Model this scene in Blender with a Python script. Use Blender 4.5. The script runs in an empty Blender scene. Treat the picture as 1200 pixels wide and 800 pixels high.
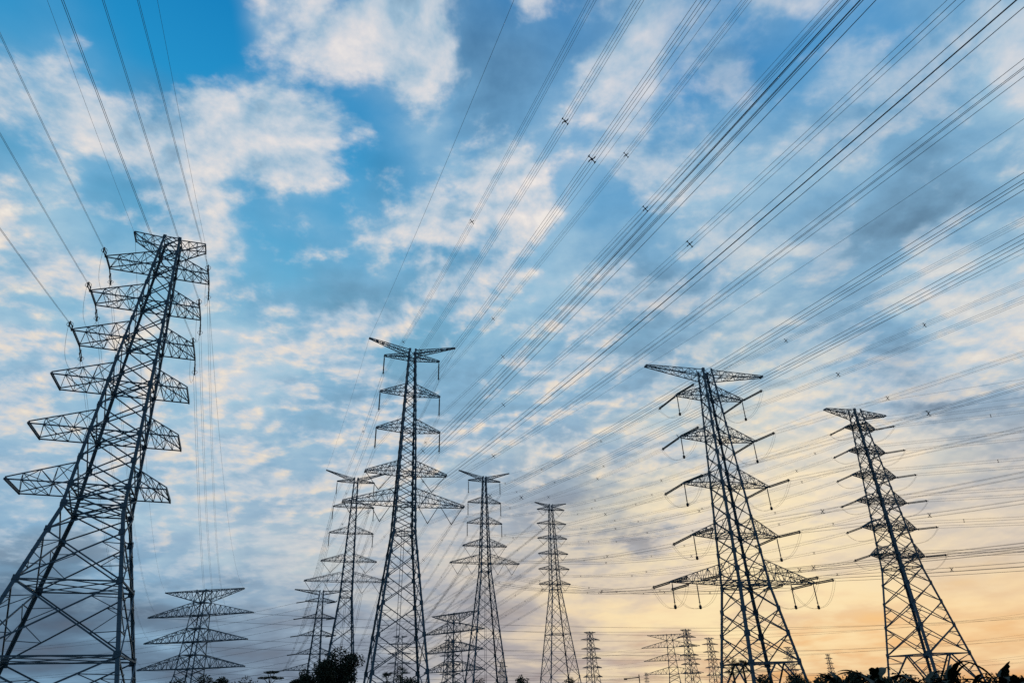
import bpy, math, random
import numpy as np
from mathutils import Vector, Matrix

R = math.radians
scene = bpy.context.scene
col = scene.collection

# ------------------------------------------------------------------ camera
CAM_Z = 1.7
cam_data = bpy.data.cameras.new("camera")
cam_data.sensor_width = 36.0
cam_data.lens = 22.95
cam_data.clip_start = 0.1
cam_data.clip_end = 20000
cam = bpy.data.objects.new("camera", cam_data)
col.objects.link(cam)
zc = Vector((-44.0, 1401.0, -765.0)).normalized()         # world up as the camera sees it
f_ = Vector((0, 0, -1))
yc = (f_ - zc * f_.dot(zc)).normalized()
xc = yc.cross(zc)
m3 = Matrix((xc, yc, zc))
cam.matrix_world = Matrix.Translation((0, 0, CAM_Z)) @ m3.to_4x4()
scene.camera = cam

# ------------------------------------------------------------------ exposure
scene.view_settings.view_transform = 'Standard'
scene.view_settings.look = 'None'
scene.view_settings.exposure = 0.0
scene.view_settings.gamma = 1.0
scene.view_settings.use_curve_mapping = False
scene.cycles.max_bounces = 4
scene.cycles.volume_bounces = 0
scene.cycles.use_denoising = False
scene.cycles.filter_width = 1.5

SUN_AZ, SUN_EL = 27.0, 4.0
SEED = (0.0, 0.0, 4.37)

# ------------------------------------------------------------------ sun
sl = bpy.data.lights.new("sun", 'SUN')
sl.energy = 0.8
sl.angle = R(10)
sl.color = (1.0, 0.66, 0.36)
so = bpy.data.objects.new("sun", sl)
col.objects.link(so)
sd = Vector((math.sin(R(SUN_AZ)) * math.cos(R(SUN_EL)), math.cos(R(SUN_AZ)) * math.cos(R(SUN_EL)), math.sin(R(SUN_EL))))
so.rotation_euler = sd.to_track_quat('Z', 'Y').to_euler()

# ------------------------------------------------------------------ world: evening sky with broken cloud
ELS = [0, 3, 6, 9, 12, 15, 18, 21, 24, 27, 30, 33, 36, 40, 44, 48, 52, 57]
SKY_COVER = """99 99 99 99 99 99 99 99 99 99 99 99 88 88 88 88 76 62 48 34 22 22 22 22 22 22 22 22 22 22
99 99 99 99 99 99 99 99 99 99 99 99 88 88 88 88 85 72 59 39 22 22 23 24 26 27 29 31 34 41
94 97 99 99 99 99 99 99 99 99 99 99 94 94 95 90 88 85 83 67 46 37 38 41 44 49 54 65 80 99
77 81 84 86 88 90 91 92 92 93 93 93 94 93 93 94 95 95 96 92 86 80 71 74 83 94 99 99 99 99
82 77 77 77 77 78 86 86 82 82 88 85 88 88 88 92 98 99 99 99 98 99 99 99 99 99 99 99 99 99
79 85 86 83 79 77 79 76 76 82 84 83 88 88 86 87 96 99 99 99 99 99 99 99 99 99 99 99 93 88
85 83 77 81 85 88 74 67 81 86 78 87 87 87 81 83 91 93 94 93 92 91 98 95 93 98 93 88 88 88
66 74 86 84 80 64 60 61 79 80 71 82 82 78 77 77 77 77 84 88 88 88 88 88 88 88 88 88 88 82
71 66 66 74 83 79 62 63 64 73 72 78 78 72 69 73 77 77 82 85 86 88 88 88 88 88 88 87 79 69
64 75 68 66 73 69 67 71 76 86 79 72 71 72 72 75 74 69 68 70 82 88 88 88 83 88 83 76 68 58
40 58 73 73 86 80 70 67 54 68 77 73 67 70 75 75 70 66 66 69 79 86 88 88 76 78 73 65 57 72
56 36 52 65 84 75 74 68 34 40 65 73 67 65 70 71 69 70 71 74 77 77 87 70 66 72 64 55 73 77
66 61 37 50 73 68 64 66 29 26 53 65 58 62 61 63 77 75 70 76 84 79 80 73 65 66 62 75 77 45
11 57 66 71 76 76 70 61 49 59 49 76 78 58 62 78 76 69 61 68 80 76 69 67 66 65 62 70 33 33
11 11 35 60 45 63 71 84 92 74 48 66 83 87 88 86 80 74 64 62 63 57 51 55 56 34 59 52 33 33
11 11 33 43 24 00 09 44 55 55 52 60 80 86 86 84 83 75 68 57 34 52 39 40 40 46 66 62 44 33
11 26 41 36 12 00 28 74 60 47 66 85 88 83 79 75 64 65 70 74 48 44 47 74 56 38 56 66 59 41
28 41 37 17 00 07 66 70 59 45 76 88 86 72 57 42 28 35 56 63 61 53 37 56 71 55 37 53 66 62"""
SKY_TONE = """44 44 44 44 44 44 44 44 44 44 44 54 57 66 66 66 67 77 77 77 77 77 77 77 78 79 79 80 81 83
36 37 38 38 38 38 38 41 44 44 48 55 58 66 66 66 74 79 86 87 88 88 88 88 88 88 88 88 88 88
42 37 34 33 33 33 27 41 50 50 60 61 63 66 66 72 84 94 97 93 88 88 88 88 88 88 88 83 75 66
66 62 59 57 55 52 44 59 66 61 71 72 71 69 66 69 74 77 92 98 92 88 87 83 74 69 66 66 66 55
77 77 73 70 68 65 63 74 74 72 77 77 75 69 66 63 56 59 88 91 89 88 88 77 66 66 58 49 50 64
68 74 77 77 77 70 67 74 76 73 77 77 73 67 66 61 54 62 80 81 88 88 87 63 52 45 54 64 83 97
85 77 66 70 74 77 72 72 81 70 73 76 76 70 66 66 66 74 77 72 80 88 82 54 72 68 83 99 92 88
66 74 86 80 72 67 67 71 84 72 60 71 66 62 66 66 66 72 75 68 75 87 76 65 91 99 93 88 88 75
71 66 66 74 83 80 73 72 82 78 60 58 57 57 58 66 71 66 66 66 70 73 68 68 90 88 88 86 70 66
64 75 68 66 72 77 72 79 87 86 81 67 57 59 64 69 65 58 60 66 66 64 58 64 88 82 78 66 66 66
48 58 73 73 77 83 73 72 55 62 65 63 60 63 72 74 67 59 56 59 66 66 59 60 73 68 66 66 66 91
52 45 53 65 81 68 73 86 57 49 49 56 62 64 71 77 74 64 56 63 66 75 60 46 51 58 67 66 92 82
63 53 45 55 73 58 65 88 55 48 59 66 58 55 66 77 75 65 59 75 75 68 62 67 56 59 72 97 82 77
44 63 59 73 86 72 76 76 55 71 69 70 84 75 83 95 85 69 70 79 83 77 74 64 65 65 63 77 77 77
44 44 56 76 61 49 65 87 92 82 63 49 73 85 86 82 85 82 75 65 63 73 68 77 83 66 73 68 77 77
44 44 55 65 52 46 44 65 71 67 68 74 76 59 51 55 71 83 85 80 65 56 55 65 78 73 70 73 71 77
44 52 63 58 55 55 67 89 84 86 87 83 70 51 44 45 50 66 81 84 72 72 73 69 87 79 69 73 70 73
53 63 59 55 55 58 83 81 77 77 77 68 55 55 55 54 47 44 45 60 71 77 77 71 72 88 79 70 71 73"""


def srgb(r, g, b):
    def f(c):
        c /= 255.0
        return c / 12.92 if c <= 0.04045 else ((c + 0.055) / 1.055) ** 2.4
    return (f(r), f(g), f(b), 1.0)


class Nodes:
    def __init__(self, nt):
        self.nt = nt
        nt.nodes.clear()
    def new(self, t, **kw):
        n = self.nt.nodes.new(t)
        for k, v in kw.items():
            setattr(n, k, v)
        return n
    def put(self, sock, v):
        if isinstance(v, bpy.types.NodeSocket):
            self.nt.links.new(v, sock)
        else:
            sock.default_value = v
    def math(self, op, a, b=0.0, c=None, clamp=False):
        n = self.new('ShaderNodeMath', operation=op, use_clamp=clamp)
        self.put(n.inputs[0], a); self.put(n.inputs[1], b)
        if c is not None:
            self.put(n.inputs[2], c)
        return n.outputs[0]
    def vmath(self, op, a, b=(0, 0, 0), out=0):
        n = self.new('ShaderNodeVectorMath', operation=op)
        self.put(n.inputs[0], a)
        if op == 'SCALE':
            self.put(n.inputs['Scale'], b)
        else:
            self.put(n.inputs[1], b)
        return n.outputs[out]
    def step(self, v, a, b, lo=0.0, hi=1.0, smooth=True):
        n = self.new('ShaderNodeMapRange', interpolation_type='SMOOTHSTEP' if smooth else 'LINEAR', clamp=True)
        self.put(n.inputs['Value'], v); self.put(n.inputs['From Min'], a); self.put(n.inputs['From Max'], b)
        self.put(n.inputs['To Min'], lo); self.put(n.inputs['To Max'], hi)
        return n.outputs['Result']
    def mix(self, f, a, b, blend='MIX'):
        n = self.new('ShaderNodeMix', data_type='RGBA', blend_type=blend)
        self.put(n.inputs[0], f); self.put(n.inputs[6], a); self.put(n.inputs[7], b)
        return n.outputs[2]
    def mixf(self, f, a, b):
        n = self.new('ShaderNodeMix', data_type='FLOAT')
        self.put(n.inputs[0], f); self.put(n.inputs[2], a); self.put(n.inputs[3], b)
        return n.outputs[0]
    def noise(self, v, scale, detail=2.0, rough=0.5, dist=0.0, out=0, lac=2.0):
        n = self.new('ShaderNodeTexNoise')
        self.put(n.inputs['Vector'], v); self.put(n.inputs['Scale'], scale); self.put(n.inputs['Detail'], detail)
        self.put(n.inputs['Roughness'], rough); self.put(n.inputs['Distortion'], dist); self.put(n.inputs['Lacunarity'], lac)
        return n.outputs[out]
    def ramp(self, f, stops, interp='LINEAR'):
        n = self.new('ShaderNodeValToRGB')
        cr = n.color_ramp
        cr.interpolation = interp
        cr.elements[0].position = stops[0][0]; cr.elements[0].color = stops[0][1]
        cr.elements[1].position = stops[-1][0]; cr.elements[1].color = stops[-1][1]
        for p, c in stops[1:-1]:
            e = cr.elements.new(p); e.color = c
        self.put(n.inputs[0], f)
        return n.outputs[0]
    def sep(self, v):
        n = self.new('ShaderNodeSeparateXYZ'); self.put(n.inputs[0], v); return n.outputs
    def comb(self, x, y, z):
        n = self.new('ShaderNodeCombineXYZ')
        self.put(n.inputs[0], x); self.put(n.inputs[1], y); self.put(n.inputs[2], z)
        return n.outputs[0]


def build_world():
    w = bpy.data.worlds.new("World")
    scene.world = w
    w.use_nodes = True
    g = Nodes(w.node_tree)
    tc = g.new('ShaderNodeTexCoord').outputs['Generated']
    d = g.vmath('NORMALIZE', tc)
    x, y, z = g.sep(d)[:3]
    zpos = g.math('MAXIMUM', z, 0.0)
    # flat cloud deck seen from below: foreshortened towards the horizon
    k = g.math('DIVIDE', 1.0, g.math('ADD', zpos, 0.2))
    p = g.comb(g.math('MULTIPLY', x, k), g.math('MULTIPLY', y, k), 0.0)
    warp = g.noise(p, 1.7, 2.0, 0.5, out=1)
    warp = g.vmath('SCALE', g.vmath('SUBTRACT', warp, (0.5, 0.5, 0.5)), 0.15)
    pw = g.vmath('ADD', p, warp)
    # azimuth / elevation (degrees), gently disturbed so that the weather map has no straight edges
    wig = g.sep(g.vmath('SCALE', g.vmath('SUBTRACT', g.noise(pw, 4.0, 3.0, 0.6, out=1), (0.5, 0.5, 0.5)), 8.0))
    az0 = g.math('MULTIPLY', g.math('ARCTAN2', x, y), 57.29578)
    el0 = g.math('MULTIPLY', g.math('ARCSINE', g.math('MINIMUM', z, 1.0)), 57.29578)
    az = g.math('ADD', az0, wig[0])
    el = g.math('ADD', el0, g.math('MULTIPLY', wig[1], g.step(el0, 0, 30, 0.25, 0.9)))
    fac = g.math('DIVIDE', g.math('ADD', az, 58.0), 116.0, clamp=True)
    cov = [[int(v) / 99.0 for v in r.split()] for r in SKY_COVER.strip().split('\n')]
    ton = [[int(v) / 99.0 for v in r.split()] for r in SKY_TONE.strip().split('\n')]
    cur = None
    for i, e in enumerate(ELS):
        n = len(cov[i])
        rr = g.ramp(fac, [(j / (n - 1), (cov[i][j], ton[i][j], 0, 1)) for j in range(n)])
        cur = rr if cur is None else g.mix(g.step(el, ELS[i - 1], e, smooth=False), cur, rr)
    back = g.step(g.math('ABSOLUTE', az0), 62, 100)
    cur = g.mix(back, cur, (0.66, 0.62, 0, 1))
    sepc = g.new('ShaderNodeSeparateColor'); g.put(sepc.inputs[0], cur)
    cover, tone = sepc.outputs[0], sepc.outputs[1]

    # clear sky: Nishita scattering under a regional evening tint
    sk = g.new('ShaderNodeTexSky', sky_type='NISHITA', sun_disc=False)
    sk.sun_elevation = R(SUN_EL); sk.sun_rotation = R(SUN_AZ)
    sk.altitude = 20; sk.air_density = 1.0; sk.dust_density = 1.0; sk.ozone_density = 2.0
    nish = g.mix(1.0, sk.outputs[0], (0.10, 0.10, 0.10, 1), 'MULTIPLY')
    f = g.math('DIVIDE', el0, 70.0, clamp=True)
    cool = g.ramp(f, [(0.0, srgb(120, 125, 138)), (0.08, srgb(160, 170, 185)), (0.17, srgb(180, 200, 216)), (0.28, srgb(160, 200, 224)),
                      (0.40, srgb(124, 192, 222)), (0.52, srgb(76, 168, 214)), (0.64, srgb(38, 148, 205)), (0.78, srgb(16, 124, 188)), (1.0, srgb(10, 92, 160))])
    warm = g.ramp(f, [(0.0, srgb(218, 160, 98)), (0.05, srgb(240, 186, 120)), (0.11, srgb(249, 214, 156)), (0.19, srgb(232, 216, 196)),
                      (0.28, srgb(186, 202, 216)), (0.4, srgb(136, 186, 216)), (0.55, srgb(76, 160, 212)), (0.68, srgb(44, 140, 204)), (0.82, srgb(18, 120, 188)), (1.0, srgb(10, 92, 160))])
    side = g.step(az0, -14, 16)
    side = g.math('MULTIPLY', side, g.step(az0, 150, 90))
    clear = g.mix(side, cool, warm)
    clear = g.mix(0.03, clear, nish)

    # a soft veil of thin cloud, and brighter puffs in and above it
    n0 = g.noise(pw, 2.6, 4.0, 0.5, 0.0)
    n1 = g.noise(g.vmath('ADD', pw, SEED), 7.6, 10.0, 0.55, 0.0)
    sh = (math.sin(R(SUN_AZ)) * 0.028, math.cos(R(SUN_AZ)) * 0.028, 0.0)
    n1s = g.noise(g.vmath('ADD', g.vmath('ADD', pw, SEED), sh), 7.6, 6.0, 0.55, 0.0)
    low = g.step(el0, 4, 24)
    relief = g.math('MULTIPLY', g.math('SUBTRACT', n1, n1s), g.math('MULTIPLY_ADD', low, 1.0, 0.25))
    rside = g.math('MULTIPLY', g.step(az0, 2, 26), g.step(az0, 120, 80))
    veil = g.math('ADD', g.math('MULTIPLY_ADD', rside, 0.28, cover), g.math('MULTIPLY', g.math('SUBTRACT', n0, 0.5), 1.1))
    veil = g.math('MULTIPLY', g.step(veil, 0.16, 0.98), 0.92)
    vt = g.math('ADD', g.math('MULTIPLY_ADD', tone, 1.3, -0.23), g.math('MULTIPLY', g.math('SUBTRACT', n0, 0.5), g.math('MULTIPLY_ADD', low, -0.5, 1.15)), clamp=True)
    vt = g.math('ADD', vt, g.math('MULTIPLY', relief, 0.5), clamp=True)
    vcool = g.ramp(vt, [(0.0, srgb(66, 86, 108)), (0.35, srgb(98, 130, 156)), (0.6, srgb(128, 170, 200)), (0.8, srgb(168, 198, 216)), (1.0, srgb(206, 214, 222))])
    vwarm = g.ramp(vt, [(0.0, srgb(104, 100, 108)), (0.35, srgb(136, 133, 142)), (0.6, srgb(172, 166, 168)), (0.8, srgb(218, 200, 180)), (1.0, srgb(248, 220, 176))])
    bank = g.math('MULTIPLY', g.step(az0, -8, -38), g.step(el0, 15, 3))
    vt = g.math('SUBTRACT', vt, g.math('MULTIPLY', bank, 0.14), clamp=True)
    bank2 = g.math('MULTIPLY', g.math('MULTIPLY', g.step(az0, 8, 24), g.step(az0, 90, 60)), g.math('MULTIPLY', g.step(el0, 8, 14), g.step(el0, 25, 17)))
    vt = g.math('SUBTRACT', vt, g.math('MULTIPLY', bank2, g.step(n0, 0.38, 0.6, 0.34, 0.0)), clamp=True)
    wf = g.math('MULTIPLY', g.step(az0, -36, 6), g.step(el0, 25, 4))
    wf = g.math('MULTIPLY', wf, g.step(az0, 150, 90))
    vcol = g.mix(wf, vcool, vwarm)
    vcol = g.mix(g.step(el0, 26, 46, 0.0, 0.25), vcol, clear)
    skyc = g.mix(veil, clear, vcol)
    nlow = g.noise(g.vmath('ADD', pw, SEED), 3.8, 0.0, 0.5, 0.0)
    nband = g.math('SUBTRACT', g.math('SUBTRACT', n1, 0.5), g.math('MULTIPLY', g.math('SUBTRACT', nlow, 0.5), g.step(el0, 20, 40, 0.15, 0.5)))
    nband = g.math('MULTIPLY', nband, 1.35)
    dens = g.math('ADD', nband, g.math('MULTIPLY', g.math('SUBTRACT', tone, 0.66), 0.46))
    dens = g.math('ADD', dens, g.math('MULTIPLY', g.math('SUBTRACT', cover, 0.68), 0.3))
    alpha = g.math('MULTIPLY', g.step(dens, g.math('MULTIPLY_ADD', low, -0.07, -0.02), g.math('MULTIPLY_ADD', low, -0.04, 0.19)), g.math('MULTIPLY_ADD', low, 0.36, 0.52))
    alpha = g.math('MULTIPLY', alpha, g.step(el0, 3.5, 11))
    alpha = g.math('MULTIPLY', alpha, g.math('MULTIPLY_ADD', g.math('MULTIPLY', rside, g.step(el0, 14, 24)), -0.5, 1.0))
    light = g.math('ADD', g.math('MULTIPLY', tone, 0.66), 0.11)
    light = g.math('ADD', light, g.math('MULTIPLY', relief, 1.9))
    light = g.math('ADD', light, g.math('MULTIPLY', g.math('SUBTRACT', n1, 0.55), -0.1), clamp=True)
    coolc = g.ramp(light, [(0.0, srgb(112, 146, 174)), (0.4, srgb(158, 188, 210)), (0.65, srgb(200, 210, 220)), (0.85, srgb(228, 224, 224)), (1.0, srgb(245, 236, 229))])
    warmc = g.ramp(light, [(0.0, srgb(150, 142, 146)), (0.4, srgb(190, 178, 174)), (0.65, srgb(226, 206, 184)), (0.85, srgb(246, 222, 186)), (1.0, srgb(253, 236, 204))])
    cream = g.math('MULTIPLY', g.step(el0, 46, 16), g.math('MULTIPLY', g.step(light, 0.5, 0.9), 0.6))
    cloud = g.mix(g.math('MAXIMUM', wf, cream), coolc, warmc)
    skyc = g.mix(alpha, skyc, cloud)
    # low glow of the sun behind the cloud
    gd = g.vmath('DOT_PRODUCT', d, (math.sin(R(18)) * math.cos(R(8)), math.cos(R(18)) * math.cos(R(8)), math.sin(R(8))), out='Value')
    glow = g.math('POWER', g.math('MAXIMUM', gd, 0.0), 38.0)
    glow = g.math('MULTIPLY', glow, g.math('MULTIPLY_ADD', g.step(g.math('ADD', g.math('MULTIPLY', n0, 0.6), g.math('MULTIPLY', n1, 0.4)), 0.4, 0.6), 0.66, 0.06))
    skyc = g.mix(glow, skyc, srgb(255, 234, 184))
    # the eastern sky behind the camera is already dusky
    skyc = g.mix(g.step(g.math('ABSOLUTE', az0), 62, 120), skyc, g.mix(1.0, skyc, (0.42, 0.47, 0.56, 1), 'MULTIPLY'))
    # below the horizon: dull ground haze
    skyc = g.mix(g.step(z, -0.02, -0.12), skyc, srgb(84, 84, 82))
    skyc = g.mix(1.0, skyc, (10, 10, 10, 1), 'MULTIPLY')
    bg = g.new('ShaderNodeBackground')
    g.put(bg.inputs[0], skyc)
    bg.inputs[1].default_value = 0.1
    out = g.new('ShaderNodeOutputWorld')
    g.nt.links.new(bg.outputs[0], out.inputs[0])
    w.cycles.sampling_method = 'MANUAL'
    w.cycles.sample_map_resolution = 512

build_world()

# ------------------------------------------------------------------ materials
def principled(name, base, rough=0.6, metal=0.0, noise_scale=0.0, noise_amt=0.0, base2=None, spec=0.5):
    m = bpy.data.materials.new(name)
    m.use_nodes = True
    g = Nodes(m.node_tree)
    b = g.new('ShaderNodeBsdfPrincipled')
    o = g.new('ShaderNodeOutputMaterial')
    g.nt.links.new(b.outputs[0], o.inputs[0])
    b.inputs['Roughness'].default_value = rough
    b.inputs['Metallic'].default_value = metal
    b.inputs['Specular IOR Level'].default_value = spec
    if base2:
        tc = g.new('ShaderNodeTexCoord').outputs['Object']
        n = g.noise(tc, noise_scale, 4.0, 0.6)
        g.put(b.inputs['Base Color'], g.mix(g.step(n, 0.35, 0.65), base + (1,), base2 + (1,)))
        r = g.step(n, 0.3, 0.7, rough - 0.1, rough + 0.1)
        g.put(b.inputs['Roughness'], r)
    else:
        b.inputs['Base Color'].default_value = base + (1,)
    return m

STEEL = principled("galvanised_steel", (0.08, 0.145, 0.185), 0.6, 0.15, 0.6, 1, (0.11, 0.175, 0.215))
WIRE = principled("weathered_aluminium_wire", (0.075, 0.085, 0.095), 0.6, 0.3)
INSUL = principled("grey_green_silicone_insulator", (0.035, 0.075, 0.075), 0.55, 0.0, 3.0, 1, (0.05, 0.095, 0.09))
FITTING = principled("dark_forged_steel", (0.03, 0.033, 0.036), 0.55, 0.4, 4.0, 1, (0.05, 0.05, 0.055))
CONCRETE = principled("weathered_concrete", (0.28, 0.27, 0.25), 0.9, 0, 2.0, 1, (0.2, 0.19, 0.18))
LEAF_A = principled("broad_evergreen_leaf", (0.022, 0.034, 0.014), 0.7, 0, 0.9, 1, (0.036, 0.05, 0.02))
LEAF_B = principled("banana_leaf", (0.028, 0.042, 0.017), 0.65, 0, 0.8, 1, (0.042, 0.058, 0.024))
LEAF_C = principled("palm_frond", (0.026, 0.038, 0.016), 0.65, 0, 0.9, 1, (0.04, 0.052, 0.022))
BARK = principled("brown_bark", (0.09, 0.065, 0.045), 0.9, 0, 3.0, 1, (0.14, 0.11, 0.08))
GROUND = principled("field_ground", (0.06, 0.07, 0.03), 0.95, 0, 0.05, 1, (0.1, 0.09, 0.05))


# ------------------------------------------------------------------ mesh collector
class MB:
    def __init__(self):
        self.v, self.f = [], []
    def bar(self, p, q, w, h=None, ref=None):
        """a rectangular member from p to q"""
        p = Vector(p); q = Vector(q)
        d = q - p
        if d.length < 1e-6:
            return
        d.normalize()
        h = h or w
        r = Vector(ref) if ref is not None else (Vector((0, 0, 1)) if abs(d.z) < 0.9 else Vector((1, 0, 0)))
        a = d.cross(r)
        if a.length < 1e-4:
            a = d.cross(Vector((0, 1, 0)))
        a.normalize(); b = d.cross(a)
        a = a * (w / 2); b = b * (h / 2)
        i = len(self.v)
        for c in (p, q):
            self.v += [tuple(c + a + b), tuple(c - a + b), tuple(c - a - b), tuple(c + a - b)]
        self.f += [(i, i + 1, i + 2, i + 3), (i + 7, i + 6, i + 5, i + 4)]
        for k in range(4):
            n = (k + 1) % 4
            self.f.append((i + k, i + 4 + k, i + 4 + n, i + n))
    def angle(self, p, q, w, t, u, v):
        """an L-section from p to q with its flanges along u and v"""
        p = Vector(p); q = Vector(q); u = Vector(u).normalized(); v = Vector(v).normalized()
        prof = [(0, 0), (w, 0), (w, t), (t, t), (t, w), (0, w)]
        i = len(self.v)
        for c in (p, q):
            for (s, r) in prof:
                self.v.append(tuple(c + u * s + v * r))
        for k in range(6):
            n = (k + 1) % 6
            self.f.append((i + k, i + n, i + 6 + n, i + 6 + k))
        self.f += [(i, i + 3, i + 2, i + 1), (i, i + 5, i + 4, i + 3), (i + 6, i + 7, i + 8, i + 9), (i + 6, i + 9, i + 10, i + 11)]
    def box(self, c, sx, sy, sz):
        x, y, z = c
        self.bar((x, y, z - sz / 2), (x, y, z + sz / 2), sx, sy, ref=(0, 1, 0))
    def tube(self, pts, r, n=5, cap=True, radii=None):
        pts = [Vector(p) for p in pts]
        i0 = len(self.v)
        for k, p in enumerate(pts):
            d = (pts[min(k + 1, len(pts) - 1)] - pts[max(k - 1, 0)]).normalized()
            r_ = Vector((0, 0, 1)) if abs(d.z) < 0.95 else Vector((1, 0, 0))
            a = d.cross(r_).normalized(); b = a.cross(d)
            rr = radii[k] if radii else r
            for j in range(n):
                t = 2 * math.pi * j / n
                self.v.append(tuple(p + a * (rr * math.cos(t)) + b * (rr * math.sin(t))))
        for k in range(len(pts) - 1):
            for j in range(n):
                m = (j + 1) % n
                self.f.append((i0 + k * n + j, i0 + k * n + m, i0 + (k + 1) * n + m, i0 + (k + 1) * n + j))
        if cap:
            self.f.append(tuple(i0 + j for j in reversed(range(n))))
            self.f.append(tuple(i0 + (len(pts) - 1) * n + j for j in range(n)))
    def ring(self, c, axis, R_, r, n=14, m=5):
        axis = Vector(axis).normalized()
        a = axis.orthogonal().normalized(); b = axis.cross(a)
        c = Vector(c); i0 = len(self.v)
        for k in range(n):
            t = 2 * math.pi * k / n
            e = a * math.cos(t) + b * math.sin(t)
            for j in range(m):
                s = 2 * math.pi * j / m
                self.v.append(tuple(c + e * (R_ + r * math.cos(s)) + axis * (r * math.sin(s))))
        for k in range(n):
            for j in range(m):
                self.f.append((i0 + k * m + j, i0 + ((k + 1) % n) * m + j, i0 + ((k + 1) % n) * m + (j + 1) % m, i0 + k * m + (j + 1) % m))
    def build(self, name, mat, parent=None, smooth=False):
        me = bpy.data.meshes.new(name)
        me.from_pydata(self.v, [], self.f)
        me.materials.append(mat)
        if smooth:
            me.polygons.foreach_set('use_smooth', [True] * len(me.polygons))
        me.update()
        o = bpy.data.objects.new(name, me)
        col.objects.link(o)
        if parent is not None:
            o.parent = parent
        return o


def tag(o, label, cat, group=None, kind=None):
    if not 4 <= len(label.split()) <= 16: print('LABEL', len(label.split()), label)
    o['label'] = label
    o['category'] = cat
    if group:
        o['group'] = group
    if kind:
        o['kind'] = kind
    return o


def empty(name, loc=(0, 0, 0), rz=0.0):
    o = bpy.data.objects.new(name, None)
    o.empty_display_size = 0.5
    col.objects.link(o)
    o.location = loc
    o.rotation_euler = (0, 0, rz)
    return o


def copy_tree(o, parent=None):
    c = o.copy()
    col.objects.link(c)
    c.parent = parent
    for ch in o.children:
        copy_tree(ch, c)
    return c


def lerp(a, b, t):
    return Vector(a) * (1 - t) + Vector(b) * t


# ------------------------------------------------------------------ lattice towers
FACES = (((1, 1), (-1, 1)), ((-1, 1), (-1, -1)), ((-1, -1), (1, -1)), ((1, -1), (1, 1)))


class Tower:
    def __init__(self, xy, yaw, prof):
        self.xy, self.yaw, self.prof = xy, yaw, prof
        self.M = Matrix.Translation((xy[0], xy[1], 0)) @ Matrix.Rotation(yaw, 4, 'Z')
        self.k = 1.0
    def hw(self, z):
        P = self.prof
        for (z0, h0), (z1, h1) in zip(P, P[1:]):
            if z <= z1:
                return h0 + (h1 - h0) * (z - z0) / (z1 - z0)
        return P[-1][1]
    def corner(self, c, z):
        h = self.hw(z)
        return Vector((c[0] * h, c[1] * h, z))
    def world(self, s, y, z):
        return self.M @ Vector((s * self.k, y * self.k, z * self.k))


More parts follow.
